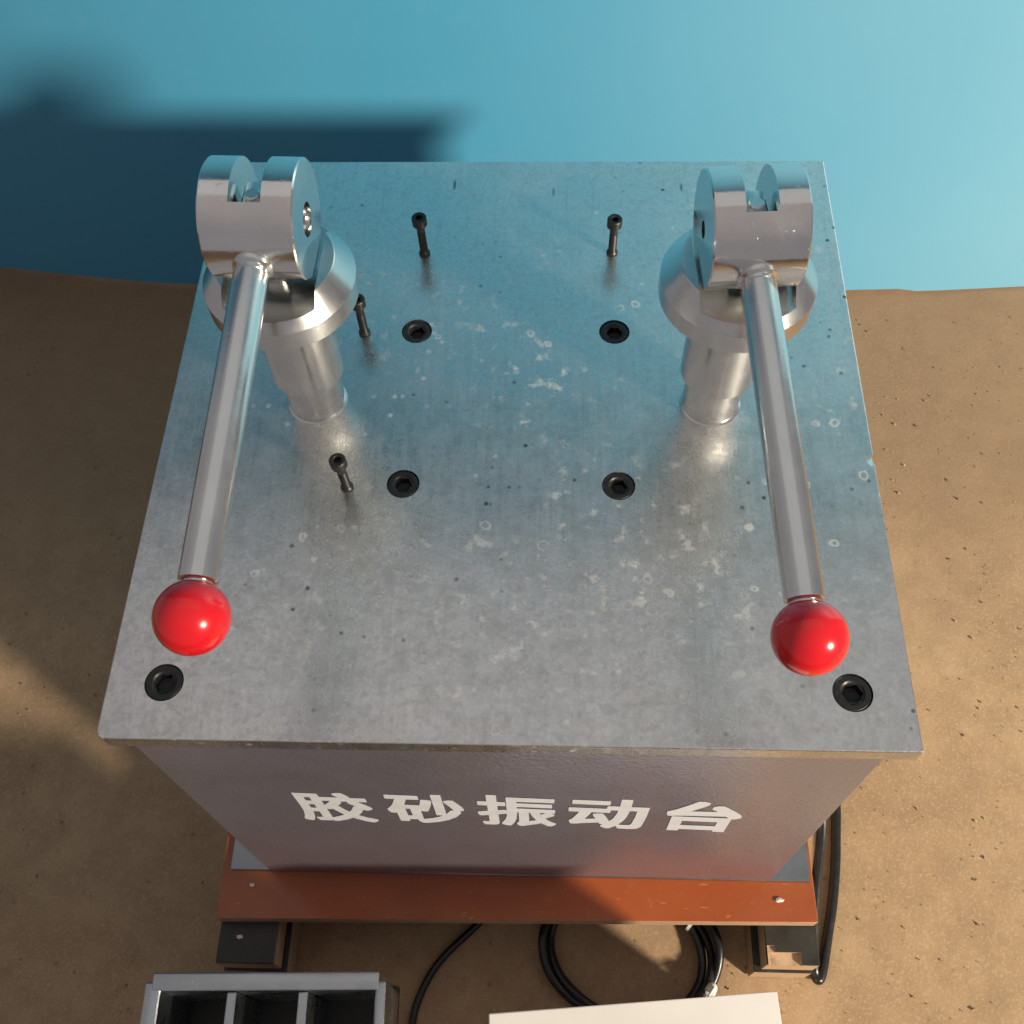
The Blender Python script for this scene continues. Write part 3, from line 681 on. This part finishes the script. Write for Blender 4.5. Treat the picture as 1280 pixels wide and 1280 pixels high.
# ------------------------------------------------------------------ mortar mold on a timber block
mx0, mx1, myb, mzt = -0.2235, -0.0755, -0.0835, -0.200
rot = Matrix.Translation((mx0, myb, 0)) @ Matrix.Rotation(R(1.6), 4, 'Z') @ Matrix.Translation((-mx0, -myb, 0))
mo = thing('mortar_mold', 'scuffed steel three-compartment mortar mold at the lower left', 'mold', ((mx0 + mx1) / 2, -0.16, mzt - 0.078))
def mpart(name, bm, m='mold'):
    bmesh.ops.transform(bm, matrix=rot, verts=bm.verts)
    return obj(name, bm, m, mo)
W_ = mx1 - mx0
mpart('base_plate', box(mx0 + 0.001, mx1 - 0.001, myb - 0.176, myb - 0.001, mzt - 0.078, mzt - 0.066, 0.001), 'shadeblack')
for nm, y0, y1 in (('end_wall', myb - 0.0105, myb), ('end_wall', myb - 0.177, myb - 0.1665)):
    mpart(nm, box(mx0 + 0.0045, mx1 - 0.0045, y0, y1, mzt - 0.0655, mzt + 0.0006, 0.0016, 3))
ins = 0.0035
for x0, x1 in ((mx0, mx0 + 0.0105), (mx1 - 0.0068, mx1)):
    mpart('side_wall', box(x0, x1, myb - 0.166, myb - 0.0110 + 0.006, mzt - 0.0655, mzt, 0.0022, 3))
inner0, inner1 = mx0 + 0.0105, mx1 - 0.0068
step = (inner1 - inner0) / 3
for i in (1, 2):
    xc = inner0 + step * i
    mpart('partition', box(xc - 0.0030, xc + 0.0030, myb - 0.166, myb - 0.0110, mzt - 0.0655, mzt - 0.0012, 0.0009, 2))
tb = box(mx0 + 0.012, mx1 - 0.034, myb - 0.170, myb - 0.020, FLOOR, mzt - 0.0785, 0.002, 2)
tag(obj('timber_block', tb, 'timber', base=((mx0 + mx1) / 2, -0.16, FLOOR)), 'timber block raising the steel mold off the floor', 'wood block')

# ------------------------------------------------------------------ white carton in the near foreground
ct = thing('white_carton', 'white cardboard carton at the bottom edge beside the cable coil', 'box', (0.073, -0.2, FLOOR))
zt = -0.205
cc = [(-0.0121, -0.1014), (0.1604, -0.0852), (0.170, -0.235), (-0.005, -0.25)]
obj('carton_body', quad_prism(cc, FLOOR, zt - 0.003, 0.0008), 'carton', ct)
ctr = Vector((sum(p[0] for p in cc) / 4, sum(p[1] for p in cc) / 4))
lid = [tuple(ctr + (Vector(p) - ctr) * 1.008) for p in cc]
obj('carton_lid', quad_prism(lid, zt - 0.0029, zt, 0.0007), 'carton', ct)

# ------------------------------------------------------------------ crumbs
def crumb(name, x, y, z, s, label, seed):
    random.seed(seed)
    bm = bmesh.new()
    bmesh.ops.create_icosphere(bm, subdivisions=1, radius=s)
    for v in bm.verts:
        v.co = Vector((v.co.x * 1.5, v.co.y, v.co.z * 0.55)) * random.uniform(0.75, 1.25)
    mz = min(v.co.z for v in bm.verts)
    bmesh.ops.translate(bm, verts=bm.verts, vec=(x, y, z - mz))
    tag(obj(name, bm, 'chip', base=(x, y, z)), label, 'debris')
crumb('plaster_crumb', 0.1900, -0.0125, -0.3145, 0.0022, 'pale crumb on the right end of the red-brown board', 3)
crumb('plaster_crumb', -0.196, -0.010, -0.3145, 0.0016, 'pale crumb on the shaded left end of the red-brown board', 4)
crumb('plaster_crumb', -0.2040, -0.0440, -0.3305, 0.0016, 'pale crumb on the dark left skid', 5)

# loose sand grains on the floor
random.seed(11)
bm = bmesh.new()
tri = [(1, 1, 1), (-1, -1, 1), (-1, 1, -1), (1, -1, -1)]
for i in range(3000):
    x = random.uniform(-0.75, 0.95); y = random.uniform(-0.15, 0.60)
    if -0.24 < x < 0.23 and -0.03 < y < 0.43: continue
    s = 0.0004 + 0.0008 * random.random() ** 5
    q = Quaternion((random.random() - .5, random.random() - .5, random.random() - .5, random.random() - .5)).normalized()
    vs = [bm.verts.new(Vector((x, y, FLOOR + s * 0.2)) + q @ Vector(p) * s) for p in tri]
    for a in ((0, 1, 2), (0, 3, 1), (0, 2, 3), (1, 3, 2)): bm.faces.new([vs[j] for j in a])
g = obj('sand_grains', bm, 'grit', base=(0, 0, FLOOR))
g['kind'] = 'stuff'; g['label'] = 'loose sand grains scattered over the dirt floor'; g['category'] = 'sand'
